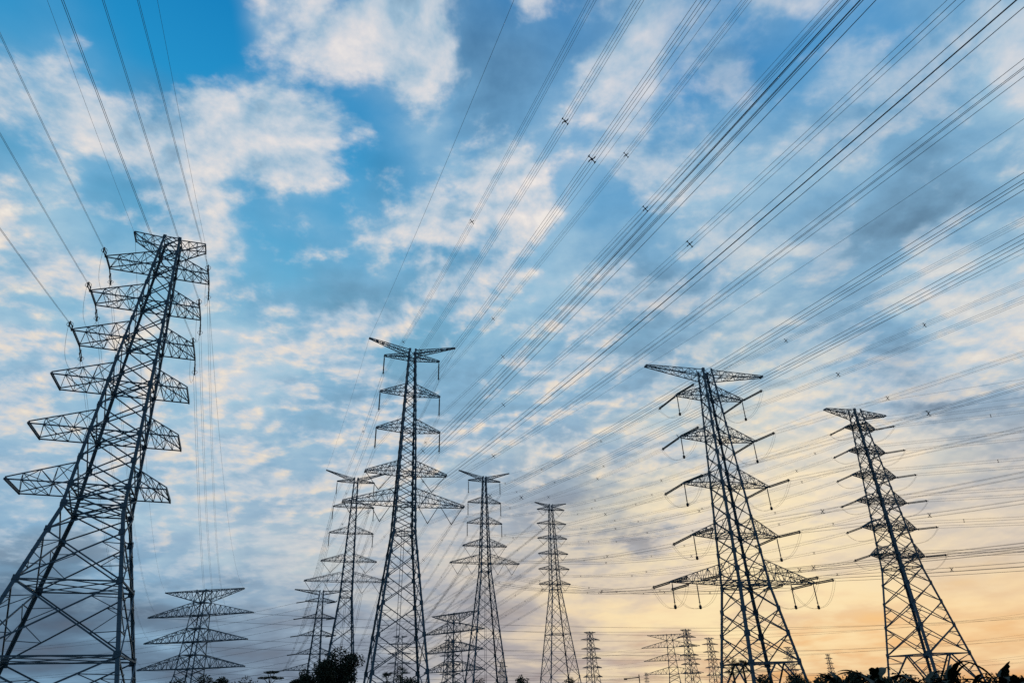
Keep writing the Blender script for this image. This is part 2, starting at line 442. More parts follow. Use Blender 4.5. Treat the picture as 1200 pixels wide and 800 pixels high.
def make_tower(T, label, panels, arms, horns, legw, bracew, armw, levels=(), portal=0.0, subs=True, ladder=None, group='steel lattice transmission towers', flat=False, plates=True):
    root = empty('transmission_tower', (T.xy[0], T.xy[1], 0), T.yaw)
    tag(root, label, 'transmission tower', group)
    top = T.prof[-1][0]
    # legs, each with its gusset plates, step bolts and footing
    for c in ((1, 1), (-1, 1), (-1, -1), (1, -1)):
        mb = MB()
        zs = [p[0] for p in T.prof]
        u, v = (-c[0], 0, 0), (0, -c[1], 0)
        for z0, z1 in zip(zs, zs[1:]):
            n = max(1, int((z1 - z0) / 12))
            for i in range(n):
                za, zb = z0 + (z1 - z0) * i / n, z0 + (z1 - z0) * (i + 1) / n
                w = legw[0] + (legw[1] - legw[0]) * (za / top)
                mb.angle(T.corner(c, za), T.corner(c, zb + 0.02), w, w * 0.3, u, v)
        if plates:
            for z in panels:
                w = (legw[0] + (legw[1] - legw[0]) * (z / top))
                p = T.corner(c, z)
                s = w * 1.5
                mb.box(p + Vector((-c[0] * s * 0.5, c[1] * 0.012, 0)), s * 1.2, 0.03, s * 1.5)
                mb.box(p + Vector((c[0] * 0.012, -c[1] * s * 0.5, 0)), 0.03, s * 1.2, s * 1.5)
        leg = mb.build('leg', STEEL, root)
        if plates:
            mb = MB()
            p = T.corner(c, 0)
            mb.tube([p + Vector((0, 0, -0.6)), p + Vector((0, 0, 0.25))], legw[0] * 1.2, 8)
            mb.build('footing', CONCRETE, leg)
    # bracing, one mesh per face
    for (c1, c2) in FACES:
        mb = MB()
        pz = [z for z in panels if z >= portal]
        out = Vector((c1[0] + c2[0], c1[1] + c2[1], 0)) * 0.5
        for z0, z1 in zip(pz, pz[1:]):
            a0, a1, b0, b1 = T.corner(c1, z0), T.corner(c1, z1), T.corner(c2, z0), T.corner(c2, z1)
            w = bracew[0] + (bracew[1] - bracew[0]) * (z0 / top)
            o1, o2 = out * (w * 0.2), out * (-w * 0.9)
            mb.bar(a0 + o1, b1 + o1, w, w * 0.8, ref=out)
            mb.bar(b0 + o2, a1 + o2, w, w * 0.8, ref=out)
            big = (z1 - z0) > 3.2
            if subs and big:
                # redundant members from the half-diagonals to the legs
                d0, d1 = (b0 - a0).length, (b1 - a1).length
                t = d0 / (d0 + d1)
                x = lerp(a0, b1, t)
                ws = w * 0.5
                zx = z0 + (z1 - z0) * t
                for (lo, hi, cc) in ((a0, a1, c1), (b0, b1, c2)):
                    m1 = lerp(lo, x, 0.5); m2 = lerp(hi, x, 0.5)
                    mb.bar(m1, T.corner(cc, z0 + (zx - z0) * 0.55), ws)
                    mb.bar(m1, T.corner(cc, z0 + (zx - z0) * 1.0), ws)
                    mb.bar(m2, T.corner(cc, zx + (z1 - zx) * 0.45), ws)
                    mb.bar(m2, T.corner(cc, zx), ws)
        for z in levels:
            w = bracew[0] + (bracew[1] - bracew[0]) * (z / top)
            mb.bar(T.corner(c1, z), T.corner(c2, z), w, w)
        if portal:
            # the open bottom panel: a strut, and struts splayed from its middle to the feet
            h = portal
            a, b = T.corner(c1, h), T.corner(c2, h)
            m = (a + b) / 2
            w = bracew[0] * 1.15
            mb.bar(a, b, w, w)
            for cc in (c1, c2):
                foot = T.corner(cc, 0.35)
                mb.bar(m, foot, w * 1.25, w * 1.1)
                leg_at = lambda t: T.corner(cc, 0.35 + (h - 0.35) * t)
                dg = lambda t: lerp(foot, m, t)
                ws = w * 0.45
                for t in (0.28, 0.55, 0.8):
                    mb.bar(dg(t), leg_at(t), ws)
                    mb.bar(dg(t), leg_at(min(1.0, t + 0.22)), ws)
        mb.build('bracing', STEEL, root)
    # plan frames, one per level
    for z in list(levels) + ([portal] if portal else []):
        mb = MB()
        w = bracew[1] * 0.9
        cs = [T.corner(c, z) for c in ((1, 1), (-1, 1), (-1, -1), (1, -1))]
        ms = [(cs[i] + cs[(i + 1) % 4]) / 2 for i in range(4)]
        for i in range(4):
            mb.bar(ms[i], ms[(i + 1) % 4], w)
        mb.bar(cs[0], cs[2], w); mb.bar(cs[1], cs[3], w * 1.05)
        mb.build('plan_frame', STEEL, root)
    # cross arms
    for kind, lst in (('cross_arm', arms), ('earth_wire_arm', horns)):
        for (zb, zt, s, ztip, tw, n) in lst:
            sg = 1 if s > 0 else -1
            mb = MB()
            hb, ht = T.hw(zb), T.hw(zt)
            tipd = 0.16
            bot, tops = [], []
            for sy in (1, -1):
                rb = Vector((sg * hb, sy * hb, zb)); rt = Vector((sg * ht, sy * ht, zt))
                tb = Vector((s, sy * tw, ztip)); tt = Vector((s, sy * tw, ztip + (tipd if zt > zb else -tipd)))
                mb.bar(rb, tb, armw * 1.25); mb.bar(rt, tt, armw * 1.1)
                bot.append((rb, tb)); tops.append((rt, tt))
                B = [lerp(rb, tb, i / n) for i in range(n + 1)]
                U = [lerp(rt, tt, i / n) for i in range(n + 1)]
                for i in range(n):
                    if i:
                        mb.bar(B[i], U[i], armw * 0.62)
                    if i < n - 1:
                        if i % 2 == 0:
                            mb.bar(U[i], B[i + 1], armw * 0.7)
                        else:
                            mb.bar(B[i], U[i + 1], armw * 0.7)
            for ch in (bot, tops):
                A = [lerp(ch[0][0], ch[0][1], i / n) for i in range(n + 1)]
                B = [lerp(ch[1][0], ch[1][1], i / n) for i in range(n + 1)]
                for i in range(n):
                    p, q = (A[i], B[i + 1]) if i % 2 == 0 else (B[i], A[i + 1])
                    mb.bar(p, q, armw * 0.6)
                    mb.bar(A[i + 1], B[i + 1], armw * (0.9 if i == n - 1 else 0.55))
            mb.bar(Vector((s, -tw - 0.12, ztip)), Vector((s, tw + 0.12, ztip)), armw * 1.3, armw * 2.0)
            mb.build(kind, STEEL, root)
    if ladder:
        z0, z1 = ladder
        mb = MB()
        for sx in (-0.22, 0.22):
            mb.bar((sx, 0, z0), (sx, 0, z1), 0.07)
        z = z0 + 0.4
        while z < z1:
            mb.bar((-0.22, 0, z), (0.22, 0, z), 0.035); z += 0.8
        mb.build('climbing_ladder', STEEL, root)
    return root


def frange(a, b, n, power=1.0):
    return [a + (b - a) * (i / n) ** power for i in range(n + 1)]


LINE_AZ = -21.5                       # all the lines run away from the camera on this bearing
YAW = R(-LINE_AZ)                     # local x = along the arms, local y = along the line, away from the camera


def bear(az):
    return Vector((math.sin(R(az)), math.cos(R(az)), 0))

random.seed(4)
# ---- the near left tower: box arms with square ends
A_Z = [40.6, 36.4, 32.0, 27.5, 22.8, 18.0]
A_L = [5.05, 5.3, 5.6, 6.05, 6.4, 6.6]
A_R = [4.15, 4.1, 4.4, 4.7, 4.9, 4.95]
TA = Tower((-35.05, 54.28), YAW, [(0, 5.88), (16, 2.33), (30, 1.68), (44.4, 0.82)])
arms = []
for z, l, r in zip(A_Z, A_L, A_R):
    for s in (-l, r):
        h = TA.hw(z)
        arms.append((z, z + 1.75, s, z, h * 0.98, 4))
make_tower(TA, 'largest pylon, leaning in at the left edge, dark lattice with square ended box arms',
           [0, 5.2, 10.4, 14.2, 16.4] + [18.0, 20.3, 22.8, 25.1, 27.5, 29.8, 32.0, 34.2, 36.4, 38.5, 40.6, 42.5, 44.4],
           arms, [(42.7, 44.2, -3.45, 44.2, 0.75, 3), (42.7, 44.2, 3.2, 44.2, 0.75, 3)],
           (0.29, 0.17), (0.12, 0.08), 0.075, levels=(5.2, 10.4, 16.4, 18.0, 22.8, 27.5, 32.0, 36.4, 40.6, 42.7, 44.4), subs=True)

# ---- suspension towers with raised earth wire horns
def horn_tower(xy, prof, zs, ss, horn, label, ladder, body_panels, horn_s=8.2, legw=(0.34, 0.21), bw=(0.13, 0.08), aw=0.095):
    T = Tower(xy, R(18), prof)
    arms = []
    for i, (z, s) in enumerate(zip(zs, ss)):
        d = [1.0, 1.7, 1.8, 1.9, 2.4][i]
        for sg in (-1, 1):
            arms.append((z, z + d, sg * s, z + (0.0 if i else 0.1), 0.22 if i < 3 else 0.5, 5 if i < 3 else 8))
    top = prof[-1][0]
    horns = [(top - 0.9, top - 0.05, sg * horn_s, horn, 0.12, 7) for sg in (-1, 1)]
    T.label = label
    T.root = make_tower(T, label, body_panels, arms, horns, legw, bw, aw, levels=list(zs) + [prof[1][0]], subs=True, ladder=ladder)
    return T

def body(zk, zs, top, lower, step):
    """panel levels: big ones up to the waist, then small ones"""
    out = list(lower)
    z = zk
    n = int(round((top - zk) / step))
    out += [zk + (top - zk) * i / n for i in range(n + 1)]
    return out

TB = horn_tower((-18.95, 109.36), [(0, 4.82), (26, 1.9), (60, 0.68)], [58.2, 51.0, 44.0, 36.1, 30.8], [5.2, 5.5, 5.7, 7.0, 10.2], 61.6,
                'tall pylon in the middle with raised horns, standing in front of two others', (3, 27), body(26, 0, 60, [0, 5.5, 10.5, 15, 19, 22.7], 1.75))
TC = horn_tower((-47.42, 188.61), [(0, 4.6), (27, 1.75), (60, 0.63)], [58.8, 51.5, 44.1, 36.4, 31.1], [5.4, 5.8, 6.1, 7.6, 11.4], 62.0,
                'slim horned pylon rising behind the round dark bush', (3, 27), body(27, 0, 60, [0, 5.5, 10.5, 15.5, 19.5, 23.5], 1.9), horn_s=8.8)
TE = horn_tower((-9.6, 191.2), [(0, 5.2), (33, 1.55), (60, 0.55)], [58.7, 52.3, 46.3, 39.9, 35.2], [4.9, 5.0, 5.2, 6.4, 10.0], 61.6,
                'slim horned pylon between the tall middle pylon and the hazier one with V insulators', (3, 33), body(33, 0, 60, [0, 6, 12, 17.5, 22, 26, 29.8], 1.8), horn_s=7.8)

# ---- the slim suspension tower with V insulators
KF = 1.2
TF = Tower((9.6 * KF, 188.1 * KF), R(18), [(0, 5.6), (32.4, 1.6), (60, 0.66)])
F_Z = [58.3, 53.5, 48.6, 43.6, 38.7, 34.0]
F_S = [4.9, 5.2, 5.2, 5.2, 5.3, 5.4]
arms = []
for z, s in zip(F_Z, F_S):
    for sg in (-1, 1):
        arms.append((z, z + 1.1, sg * s, z, 0.25, 5))
make_tower(TF, 'slender pale pylon with rows of V insulators, right of the slim horned pylon',
           [0, 7, 13.5, 19, 24, 28.5] + frange(32.4, 60, 16), arms, [(59.2, 59.95, sg * 5.7, 60.6, 0.12, 5) for sg in (-1, 1)],
           (0.28, 0.18), (0.12, 0.08), 0.09, levels=[19, 32.4] + F_Z)

# ---- strain towers on the right
def strain_tower(T, zs, ss, horn_s, top, label, panels, portal, legw, bw, aw, horn_z, depths, tipw=0.35):
    arms = []
    for z, s, d in zip(zs, ss, depths):
        for sg in (-1, 1):
            arms.append((z, z + d, sg * s, z, tipw, 6 if s < 10 else 9))
    horns = [(top - 1.6, top - 0.1, sg * horn_s, horn_z, 0.35, 8) for sg in (-1, 1)]
    return make_tower(T, label, panels, arms, horns, legw, bw, aw, levels=list(zs) + [T.prof[1][0]], portal=portal)

D_Z = [45.0, 37.7, 30.1, 22.3, 15.6]
D_S = [6.2, 6.7, 7.4, 7.2, 11.8]
TD = Tower((32.95, 101.4), R(15.5), [(0, 4.5), (15, 2.55), (50, 0.9)])
strain_tower(TD, D_Z, D_S, 11.1, 50, 'broad pylon right of centre with long strain insulators and a very wide bottom arm',
             [0, 5.0, 8.6, 11.8] + [15, 17.3, 19.8, 22.3, 24.8, 27.5, 30.1, 32.6, 35.1, 37.7, 40.1, 42.5, 45.0, 46.8, 48.4, 50], 5.0,
             (0.37, 0.22), (0.13, 0.085), 0.09, 49.9, [1.7, 1.9, 2.1, 2.3, 2.9])
G_Z = [46.3, 41.5, 36.7, 31.8, 27.0, 22.1]
G_S = [3.5, 4.2, 5.0, 5.6, 6.0, 5.9]
TG = Tower((67.9, 122.0), R(19), [(0, 5.3), (20, 2.35), (50, 0.85)])
strain_tower(TG, G_Z, G_S, 7.4, 50, 'rightmost pylon, six tiers of short strain arms above dark banana plants',
             [0, 6.2, 10.5, 14.2, 17.3, 20] + [22.1, 24.5, 27.0, 29.4, 31.8, 34.2, 36.7, 39.1, 41.5, 43.9, 46.3, 48.2, 50], 6.2,
             (0.35, 0.22), (0.135, 0.09), 0.095, 49.6, [1.3, 1.4, 1.5, 1.6, 1.7, 1.8])

TH = Tower((-86.3, 300.4), YAW, [(0, 4.3), (13.5, 2.5), (45, 0.9)])
H_Z = [40.6, 34.0, 27.2, 20.2, 14.2]
H_S = [6.4, 6.8, 7.2, 7.6, 12.0]
strain_tower(TH, H_Z, H_S, 11.2, 45, 'distant strain pylon half hidden by the round bush and the slim pylon',
             [0, 4.5, 8, 11] + frange(13.5, 45, 14), 4.5, (0.36, 0.24), (0.17, 0.12), 0.14, 45.3, [1.5, 1.7, 1.9, 2.1, 2.6])

# ---- fan-armed towers: flat top arm, three wide triangular arms
def fan_tower(xy, yaw, label):
    T = Tower(xy, yaw, [(0, 5.4), (12, 3.6), (40, 2.0)])
    arms = []
    for z, s in ((31.5, 21.0), (22.7, 20.3), (14.0, 20.8)):
        for sg in (-1, 1):
            arms.append((z, z + 4.4, sg * s, z + 0.1, 0.5, 9))
    horns = [(40.0, 36.2, sg * 15.9, 40.1, 0.5, 7) for sg in (-1, 1)]
    T.root = make_tower(T, label, [0, 4.5, 8.5, 12, 14.0, 18.4, 22.7, 27.1, 31.5, 35.9, 40], arms, horns, (0.36, 0.28), (0.19, 0.16), 0.18,
                        levels=(14.0, 18.4, 22.7, 27.1, 31.5, 35.9, 40), portal=4.5, subs=False)
    return T

TJ = fan_tower((-117.6, 256.7), R(-10), 'pylon with fanned triangular arms just right of the big leaning pylon')

def clone(src, scale, xy, yaw, label):
    c = copy_tree(src.root if hasattr(src, 'root') else src)
    c.location = (xy[0], xy[1], 0); c.rotation_euler = (0, 0, yaw); c.scale = (scale,) * 3
    c['label'] = label
    return c

TK = Tower((-33.8, 356.3), R(-41), TJ.prof); TK.root = clone(TJ, 1.0, TK.xy, TK.yaw, 'fan armed pylon seen through the legs between the two middle horned pylons')
TL = Tower((109.6, 531.0), R(-13), TJ.prof); TL.root = clone(TJ, 1.0, TL.xy, TL.yaw, 'small distant fan armed pylon left of the broad pylon, darkest of its cluster')

# ---- small far towers, all of one six-arm type
TM = Tower((52.9, 550.9), R(29), [(0, 5.2), (20, 3.0), (45, 1.5)])
arms = []
for z in (39.4, 33.0, 26.6, 20.2, 14.0):
    for sg in (-1, 1):
        arms.append((z, z + 1.2, sg * 8.3, z, 0.4, 4))
TM.root = make_tower(TM, 'small far pylon standing alone between two slender towers, evenly spaced short arms',
                     [0, 5, 10, 15] + frange(20, 45, 8), arms, [(44.0, 44.9, sg * 5.0, 44.6, 0.3, 3) for sg in (-1, 1)],
                     (0.4, 0.32), (0.2, 0.17), 0.2, levels=(39.4, 33, 26.6, 20.2, 14), subs=False)
far = [((129.8, 562.9), 1.0, 24, 'pale small pylon directly behind the far fan armed pylon'),
       ((173.8, 665.0), 1.0, 20, 'hazy tapering pylon squeezed against the left leg of the broad pylon'),
       ((400.0, 952.1), 0.9, 30, 'tiny far pylon in the orange gap between the two right hand pylons'),
       ((280.0, 762.3), 0.9, 10, 'faint far pylon seen through the right legs of the broad pylon'),
       ((-80.5, 474.3), 0.89, 12, 'small far pylon framed inside the legs of the tall middle pylon'),
       ((-24.7, 882.9), 0.9, 25, 'tiny far pylon touching the right leg of the slim horned pylon'),
       ((-51.7, 522.8), 0.9, 20, 'narrow dark far pylon overlapping the fan armed one between middle pylons'),
       ((254.9, 1513.9), 0.9, 35, 'tiniest pylon on the horizon left of the far fan armed pylon')]
for (xy, sc, yw, lab), k in zip(far, (1.5, 1.9, 1.2, 1.6, 1.0, 1.2, 1.0, 1.0)):
    clone(TM, sc * k, (xy[0] * k, xy[1] * k), R(yw), lab)

# ------------------------------------------------------------------ insulators
def disc_pts(L, n, r):
    """radius profile of a string of sheds along z from 0 to -L"""
    pts, rad = [], []
    for i in range(n):
        a = -L * i / n; b = -L * (i + 0.5) / n
        pts += [(0, 0, a), (0, 0, a - 0.001 - L / n * 0.35), (0, 0, b), (0, 0, b - L / n * 0.25)]
        rad += [r * 0.72, r, r * 0.97, r * 0.72]
    pts.append((0, 0, -L)); rad.append(r * 0.72)
    return pts, rad

protos = {}
def proto_string(kind, L, r, double=0.0):
    """insulator string hanging along -z from its own origin"""
    key = (kind, round(L, 2), r, double)
    if key in protos:
        return copy_tree(protos[key])
    root = empty('insulator_string')
    offs = [0.0] if not double else [-double / 2, double / 2]
    e0, e1 = (0.85 if L > 2.05 else 0.4, 0.3) if kind == 'rail' else (0.22, 0.3)
    for o in offs:
        mb = MB()
        pts, rad = disc_pts(L - e0 - e1, max(6, int((L - e0 - e1) / 0.15)), r)
        mb.tube([(p[0] + o, p[1], p[2] - e0) for p in pts], r, 7, True, rad)
        mb.build('disc_stack', INSUL, root)
    mb = MB()
    mb.bar((0, 0, 0), (0, 0, -e0), 0.09)
    if double:
        mb.box((0, 0, -e0), double + 0.2, 0.07, 0.16)
    mb.build('yoke_plate', FITTING, root)
    mb = MB()
    if double:
        mb.box((0, 0, -L + e1), double + 0.2, 0.07, 0.18)
    mb.bar((0, 0, -L + e1), (0, 0, -L), 0.1)
    mb.build('wire_clamp', FITTING, root)
    mb = MB()
    mb.ring((0, 0, -L + e1 + 0.08), (0, 0, 1), (r * 1.5 + double * 0.5), 0.02, 12, 4)
    mb.build('grading_ring', FITTING, root)
    if kind == 'weighted':
        mb = MB()
        mb.tube([(0, 0, -L + 0.05), (0, 0, -L - 0.05), (0, 0, -L - 0.4), (0, 0, -L - 0.5)], 0.2, 10, True, [0.08, 0.19, 0.19, 0.1])
        mb.build('weight', FITTING, root)
    protos[key] = root
    return root


def aim(o, p, q):
    d = (Vector(q) - Vector(p)).normalized()
    o.location = p
    o.rotation_mode = 'QUATERNION'
    o.rotation_quaternion = (-d).to_track_quat('Z', 'X')


ORD = ['top', 'second', 'third', 'fourth', 'fifth', 'sixth']
def side(s):
    return 'left' if s < 0 else 'right'

def hang(T, i, s, y, z, L, nick, r=0.13, kind='plain', extra=''):
    p = T.world(s, y, z)
    o = proto_string(kind, L, r)
    o.location = p
    tag(o, '%s from the %s %s arm%s of %s' % ({'plain': 'long straight insulator hanging', 'weighted': 'weighted jumper insulator hanging'}[kind], ORD[i], side(s), extra, nick),
        'insulator', 'hanging insulators')
    return p - Vector((0, 0, L))

def vee(T, i, s0, s1, z, drop, nick, which=''):
    m = T.world((s0 + s1) / 2, 0, z - drop)
    for k, s in enumerate((s0, s1)):
        p = T.world(s, 0, z - 0.1)
        L = (m - p).length
        o = proto_string('plain', round(L, 2), 0.065)
        aim(o, p, m)
        tag(o, '%s half of %sV insulator, %s %s arm of %s' % ('inner' if abs(s) == min(abs(s0), abs(s1)) else 'outer', which, ORD[i], side(s0 + s1), nick),
            'insulator', 'V insulators')
    return m

def strain(T, i, s, y, z, az, L, droop, nick, where, double=0.5, r=0.15, extra='', kind='strain'):
    p = T.world(s, y, z)
    d = bear(az); d.z = -droop
    q = p + d.normalized() * L
    o = proto_string(kind, L, r, double)
    aim(o, p, q)
    tag(o, 'strain insulator on the %s %s arm%s of %s, %s' % (ORD[i], side(s), extra, nick, where), 'insulator', 'strain insulators')
    return q

# ------------------------------------------------------------------ conductors
def curve_pts(p, q, sag, n):
    out = []
    for i in range(n + 1):
        t = i / n
        v = lerp(p, q, t)
        v.z -= 4 * sag * t * (1 - t)
        out.append(v)
    return out

spacer_mesh = {}
def spacer_proto(wid, four):
    key = (wid, four)
    if key not in spacer_mesh:
        mb = MB()
        h = wid / 2
        if four:
            for a, b in (((-h, -h), (h, h)), ((-h, h), (h, -h))):
                mb.bar((a[0], 0, a[1]), (b[0], 0, b[1]), 0.038)
            mb.box((0, 0, 0), 0.13, 0.08, 0.13)
            for cx in (-h, h):
                for cz in (-h, h):
                    mb.bar((cx, -0.09, cz), (cx, 0.09, cz), 0.055)
        else:
            mb.bar((-h, 0, 0), (h, 0, 0), 0.07)
            for cx in (-h, h):
                mb.bar((cx, -0.12, 0), (cx, 0.12, 0), 0.11)
        o = mb.build('spacer', FITTING)
        spacer_mesh[key] = o.data
        bpy.data.objects.remove(o)
    return spacer_mesh[key]

def bundle(p, q, sag, label, n=4, wid=0.4, r=0.0115, seg=36, spacing=42.0, first=None, group='four wire conductor bundles', shrink=None):
    p = Vector(p); q = Vector(q)
    d = (q - p); d.z = 0; L = d.length; d.normalize()
    perp = Vector((d.y, -d.x, 0))
    root = empty('conductor_bundle', p)
    tag(root, label, 'power line', group)
    h = wid / 2
    offs = {4: ((-h, -h), (h, -h), (h, h), (-h, h)), 2: ((-h, 0), (h, 0)), 1: ((0, 0),)}[n]
    base = [v - p for v in curve_pts(p, q, sag, seg)]
    for (a, b) in offs:
        mb = MB()
        pts = []
        for i, v in enumerate(base):
            t = i / seg
            pts.append(v + perp * a + Vector((0, 0, b)))
        mb.tube(pts, r, 5)
        mb.build('conductor', WIRE, root, smooth=True)
    if n > 1 and spacing:
        x = first if first is not None else spacing * random.uniform(0.3, 0.9)
        yaw = math.atan2(-d.x, d.y)
        while x < L - 6:
            t = x / L
            v = lerp(p, q, t) - p
            v.z -= 4 * sag * t * (1 - t)
            o = bpy.data.objects.new('spacer', spacer_proto(wid, n == 4))
            col.objects.link(o); o.parent = root
            o.location = v
            slope = (q.z - p.z) / L - 4 * sag * (1 - 2 * t) / L
            o.rotation_euler = (math.atan(slope), 0, yaw)
            x += spacing * random.uniform(0.85, 1.15)
    return root

def earth(p, q, sag, label, r=0.016, seg=36):
    p = Vector(p); q = Vector(q)
    mb = MB()
    mb.tube([v - p for v in curve_pts(p, q, sag, seg)], r, 5)
    o = mb.build('earth_wire', WIRE, None, smooth=True)
    o.location = p
    tag(o, label, 'power line', 'single earth wires')
    return o

def jumper(a, mid, b, label, n=2, r=0.014):
    """slack loop from one strain string to the other under the arm"""
    a, mid, b = Vector(a), Vector(mid), Vector(b)
    d = b - a; d.z = 0; d.normalize(); perp = Vector((d.y, -d.x, 0)) * 0.2
    ctrl = 2 * mid - (a + b) / 2
    root = empty('jumper_loop', a)
    tag(root, label, 'power line', 'jumper loops')
    for k in range(n):
        o = perp * (k - (n - 1) / 2) * 2
        pts = []
        for i in range(19):
            t = i / 18
            # fuller than a parabola, as stiff conductor hangs
            x = lerp(a, b, t)
            zc_ = (1 - abs(2 * t - 1) ** 2.6)
            m = (a.z + (b.z - a.z) * t)
            x.z = m + (mid.z - (a.z + b.z) / 2) * zc_
            side_ = (mid - lerp(a, b, 0.5)); side_.z = 0
            pts.append(x + side_ * zc_ + o - a)
        mb = MB(); mb.tube(pts, r, 5)
        mb.build('conductor', WIRE, root, smooth=True)
    return root

TOW, AWAY = 159.0, -21.5
NB, NC, NE, NF, ND, NG, NA, NH = ('the tall middle pylon', 'the slim pylon by the bush', 'the slim central horned pylon', 'the V insulator pylon',
                              'the broad right pylon', 'the rightmost pylon', 'the leaning left pylon', 'the distant strain pylon')

# --- suspension attachment points
def horn_attach(T, zs, ss, nick, L=3.7):
    at = {}
    for i in range(3):
        for sg in (-1, 1):
            s = sg * (ss[i] - 0.05)
            at[(i, sg)] = hang(T, i, s, 0, zs[i] - 0.1, L, nick)
    for sg in (-1, 1):
        hb = T.hw(zs[3])
        at[(3, sg)] = vee(T, 3, sg * (hb + 0.7), sg * (ss[3] - 0.2), zs[3], 3.0, nick)
        hb = T.hw(zs[4])
        m = (ss[4] + hb) / 2
        at[(4, sg)] = vee(T, 4, sg * (m + 0.2), sg * (ss[4] - 0.2), zs[4], 3.0, nick, 'farther ')
        at[(5, sg)] = vee(T, 4, sg * (hb + 0.5), sg * (m - 0.2), zs[4], 3.0, nick, 'nearer ')
    return at

atB = horn_attach(TB, [58.2, 51.0, 44.0, 36.1, 30.8], [5.2, 5.5, 5.7, 7.0, 10.2], NB)
atC = horn_attach(TC, [58.8, 51.5, 44.1, 36.4, 31.1], [5.4, 5.8, 6.1, 7.6, 11.4], NC)
atE = horn_attach(TE, [58.7, 52.3, 46.3, 39.9, 35.2], [4.9, 5.0, 5.2, 6.4, 10.0], NE)
atF = {}
for i, (z, s) in enumerate(zip(F_Z, F_S)):
    for sg in (-1, 1):
        atF[(i, sg)] = vee(TF, i, sg * (TF.hw(z) + 0.35), sg * (s - 0.15), z, 2.0, NF)

# --- strain attachment points: (away, toward)
def strain_attach(T, zs, ss, nick, L, az_away, az_tow, droop=(0.06, 0.06), plumb=3.0, inner=None, r=0.095, double=0.2, wa='away', wt='this way', tipy=0.35, loops=True):
    at = {}
    lst = [(i, i, z, s) for i, (z, s) in enumerate(zip(zs, ss))]
    if inner:
        lst.append((len(zs), len(zs) - 1, zs[-1], inner))
    for key, i, z, s in lst:
        for sg in (-1, 1):
            ex = '' if not inner or i < len(zs) - 1 else (' root' if key == len(zs) else ' tip')
            y = tipy if key < len(zs) else T.hw(z) * 0.8
            low5 = 0.35 if (inner and i == len(zs) - 1) else 1.0
            a = strain(T, i, sg * s, y, z, az_away, L * (0.9 if low5 < 1 else 1), droop[0] * low5, nick, wa, double, r, ex)
            b = strain(T, i, sg * s, -y, z, az_tow, L * (0.8 if low5 < 1 else 1), droop[1] * low5, nick, wt, double, r, ex)
            at[(key, sg)] = (a, b)
            p = T.world(sg * s, 0, z)
            if plumb:
                low = hang(T, i, sg * (s - 0.1), 0, z - 0.1, plumb, nick, 0.09, 'weighted', ex)
                mid = low - Vector((0, 0, 0.35))
            else:
                mid = p - Vector((0, 0, 2.4))
            if loops:
                jumper(a, mid, b, 'slack jumper loop under the %s %s arm%s of %s' % (ORD[i], side(sg), ex, nick))
    return at

atD = strain_attach(TD, D_Z, D_S, ND, 4.8, -25.5, TOW, (0.10, 0.05), 3.0, 7.9)
atG = strain_attach(TG, G_Z, G_S, NG, 3.5, -29.0, 122.0, (0.1, 0.02), 0, None, 0.085, 0.18, wa='away to the left', wt='out to the right')
atH = strain_attach(TH, H_Z, H_S, NH, 4.6, -70.0, 159.0, (0.05, 0.05), 0, None, 0.12, wa='out to the left', wt='towards the bush', loops=False)
atA = {}
for i in range(3):
    for sg, S in ((-1, A_L), (1, A_R)):
        hw = TA.hw(A_Z[i])
        a = strain(TA, i, sg * S[i], hw, A_Z[i], -21.5, 2.1, 0.35, NA, 'away', 0.34, 0.05, '', 'rail')
        b = strain(TA, i, sg * S[i], -hw, A_Z[i], 158.5, 1.6, 0.05, NA, 'this way', 0.34, 0.05, '', 'rail')
        atA[(i, sg)] = (a, b)
        mid = TA.world(sg * (S[i] + 0.1), 0, A_Z[i] - 2.6)
        jumper(a, mid, b, 'slack jumper loop beside the %s %s arm of %s' % (ORD[i], side(sg), NA), 1, 0.012)

# --- spans
def arm_name(i, sg, inner5=True):
    nm = {0: 'top', 1: 'second', 2: 'third', 3: 'fourth', 4: 'lowest' , 5: 'lowest'}
    t = '%s %s arm' % (nm[i], side(sg))
    if i == 4:
        t += ' tip'
    elif i == 5:
        t = 'inner ' + t
    return t

SP_TOW = {}
def toward(at, T, nick, L, sag, dest, az=TOW, pick=None, n=4, dz=0.0, **kw):
    for (i, sg), v in at.items():
        p = v[1] if isinstance(v, tuple) else v
        q = p + bear(az) * L + Vector((0, 0, dz))
        sg_ = sag[i] if isinstance(sag, (list, tuple)) else sag
        bundle(p, q, sg_, 'wires from %s of %s, %s' % (arm_name(i, sg) if len(at) <= 12 and T is not TF and T is not TG else '%s %s arm' % (ORD[i], side(sg)), nick, dest), n, **kw)

toward({k: v for k, v in atB.items() if k[0] < 3}, TB, NB, 300, [12, 12, 11.5], 'sweeping overhead', seg=60)
toward({k: v for k, v in atB.items() if k[0] >= 3}, TB, NB, 300, [12, 12, 11.5, 11, 10.5, 10.5], 'sweeping overhead', seg=60, spacing=80.0, first=33.0)
for sg in (-1, 1):
    p = TB.world(sg * 8.2, 0, 61.5)
    earth(p, p + bear(TOW) * 300, 11, 'single thin wire from the %s horn of %s, sweeping overhead' % (side(sg), NB), seg=60)
for k in atB:
    bundle(atC[k], atB[k], 2.2, 'wires joining the two pylons nearest the round bush, %s level' % arm_name(*k), 4, seg=16)
for sg in (-1, 1):
    earth(TC.world(sg * 8.8, 0, 61.9), TB.world(sg * 8.2, 0, 61.5), 1.6, 'thin wire joining the %s horns of the two pylons nearest the round bush' % side(sg), seg=16)
for k in atC:
    h = (min(k[0], 4), k[1])
    p = atH[h][1]
    bundle(p, atC[k], 3.0, 'far wires behind the %s of %s' % (arm_name(*k), NC), 4, r=0.018, seg=14)
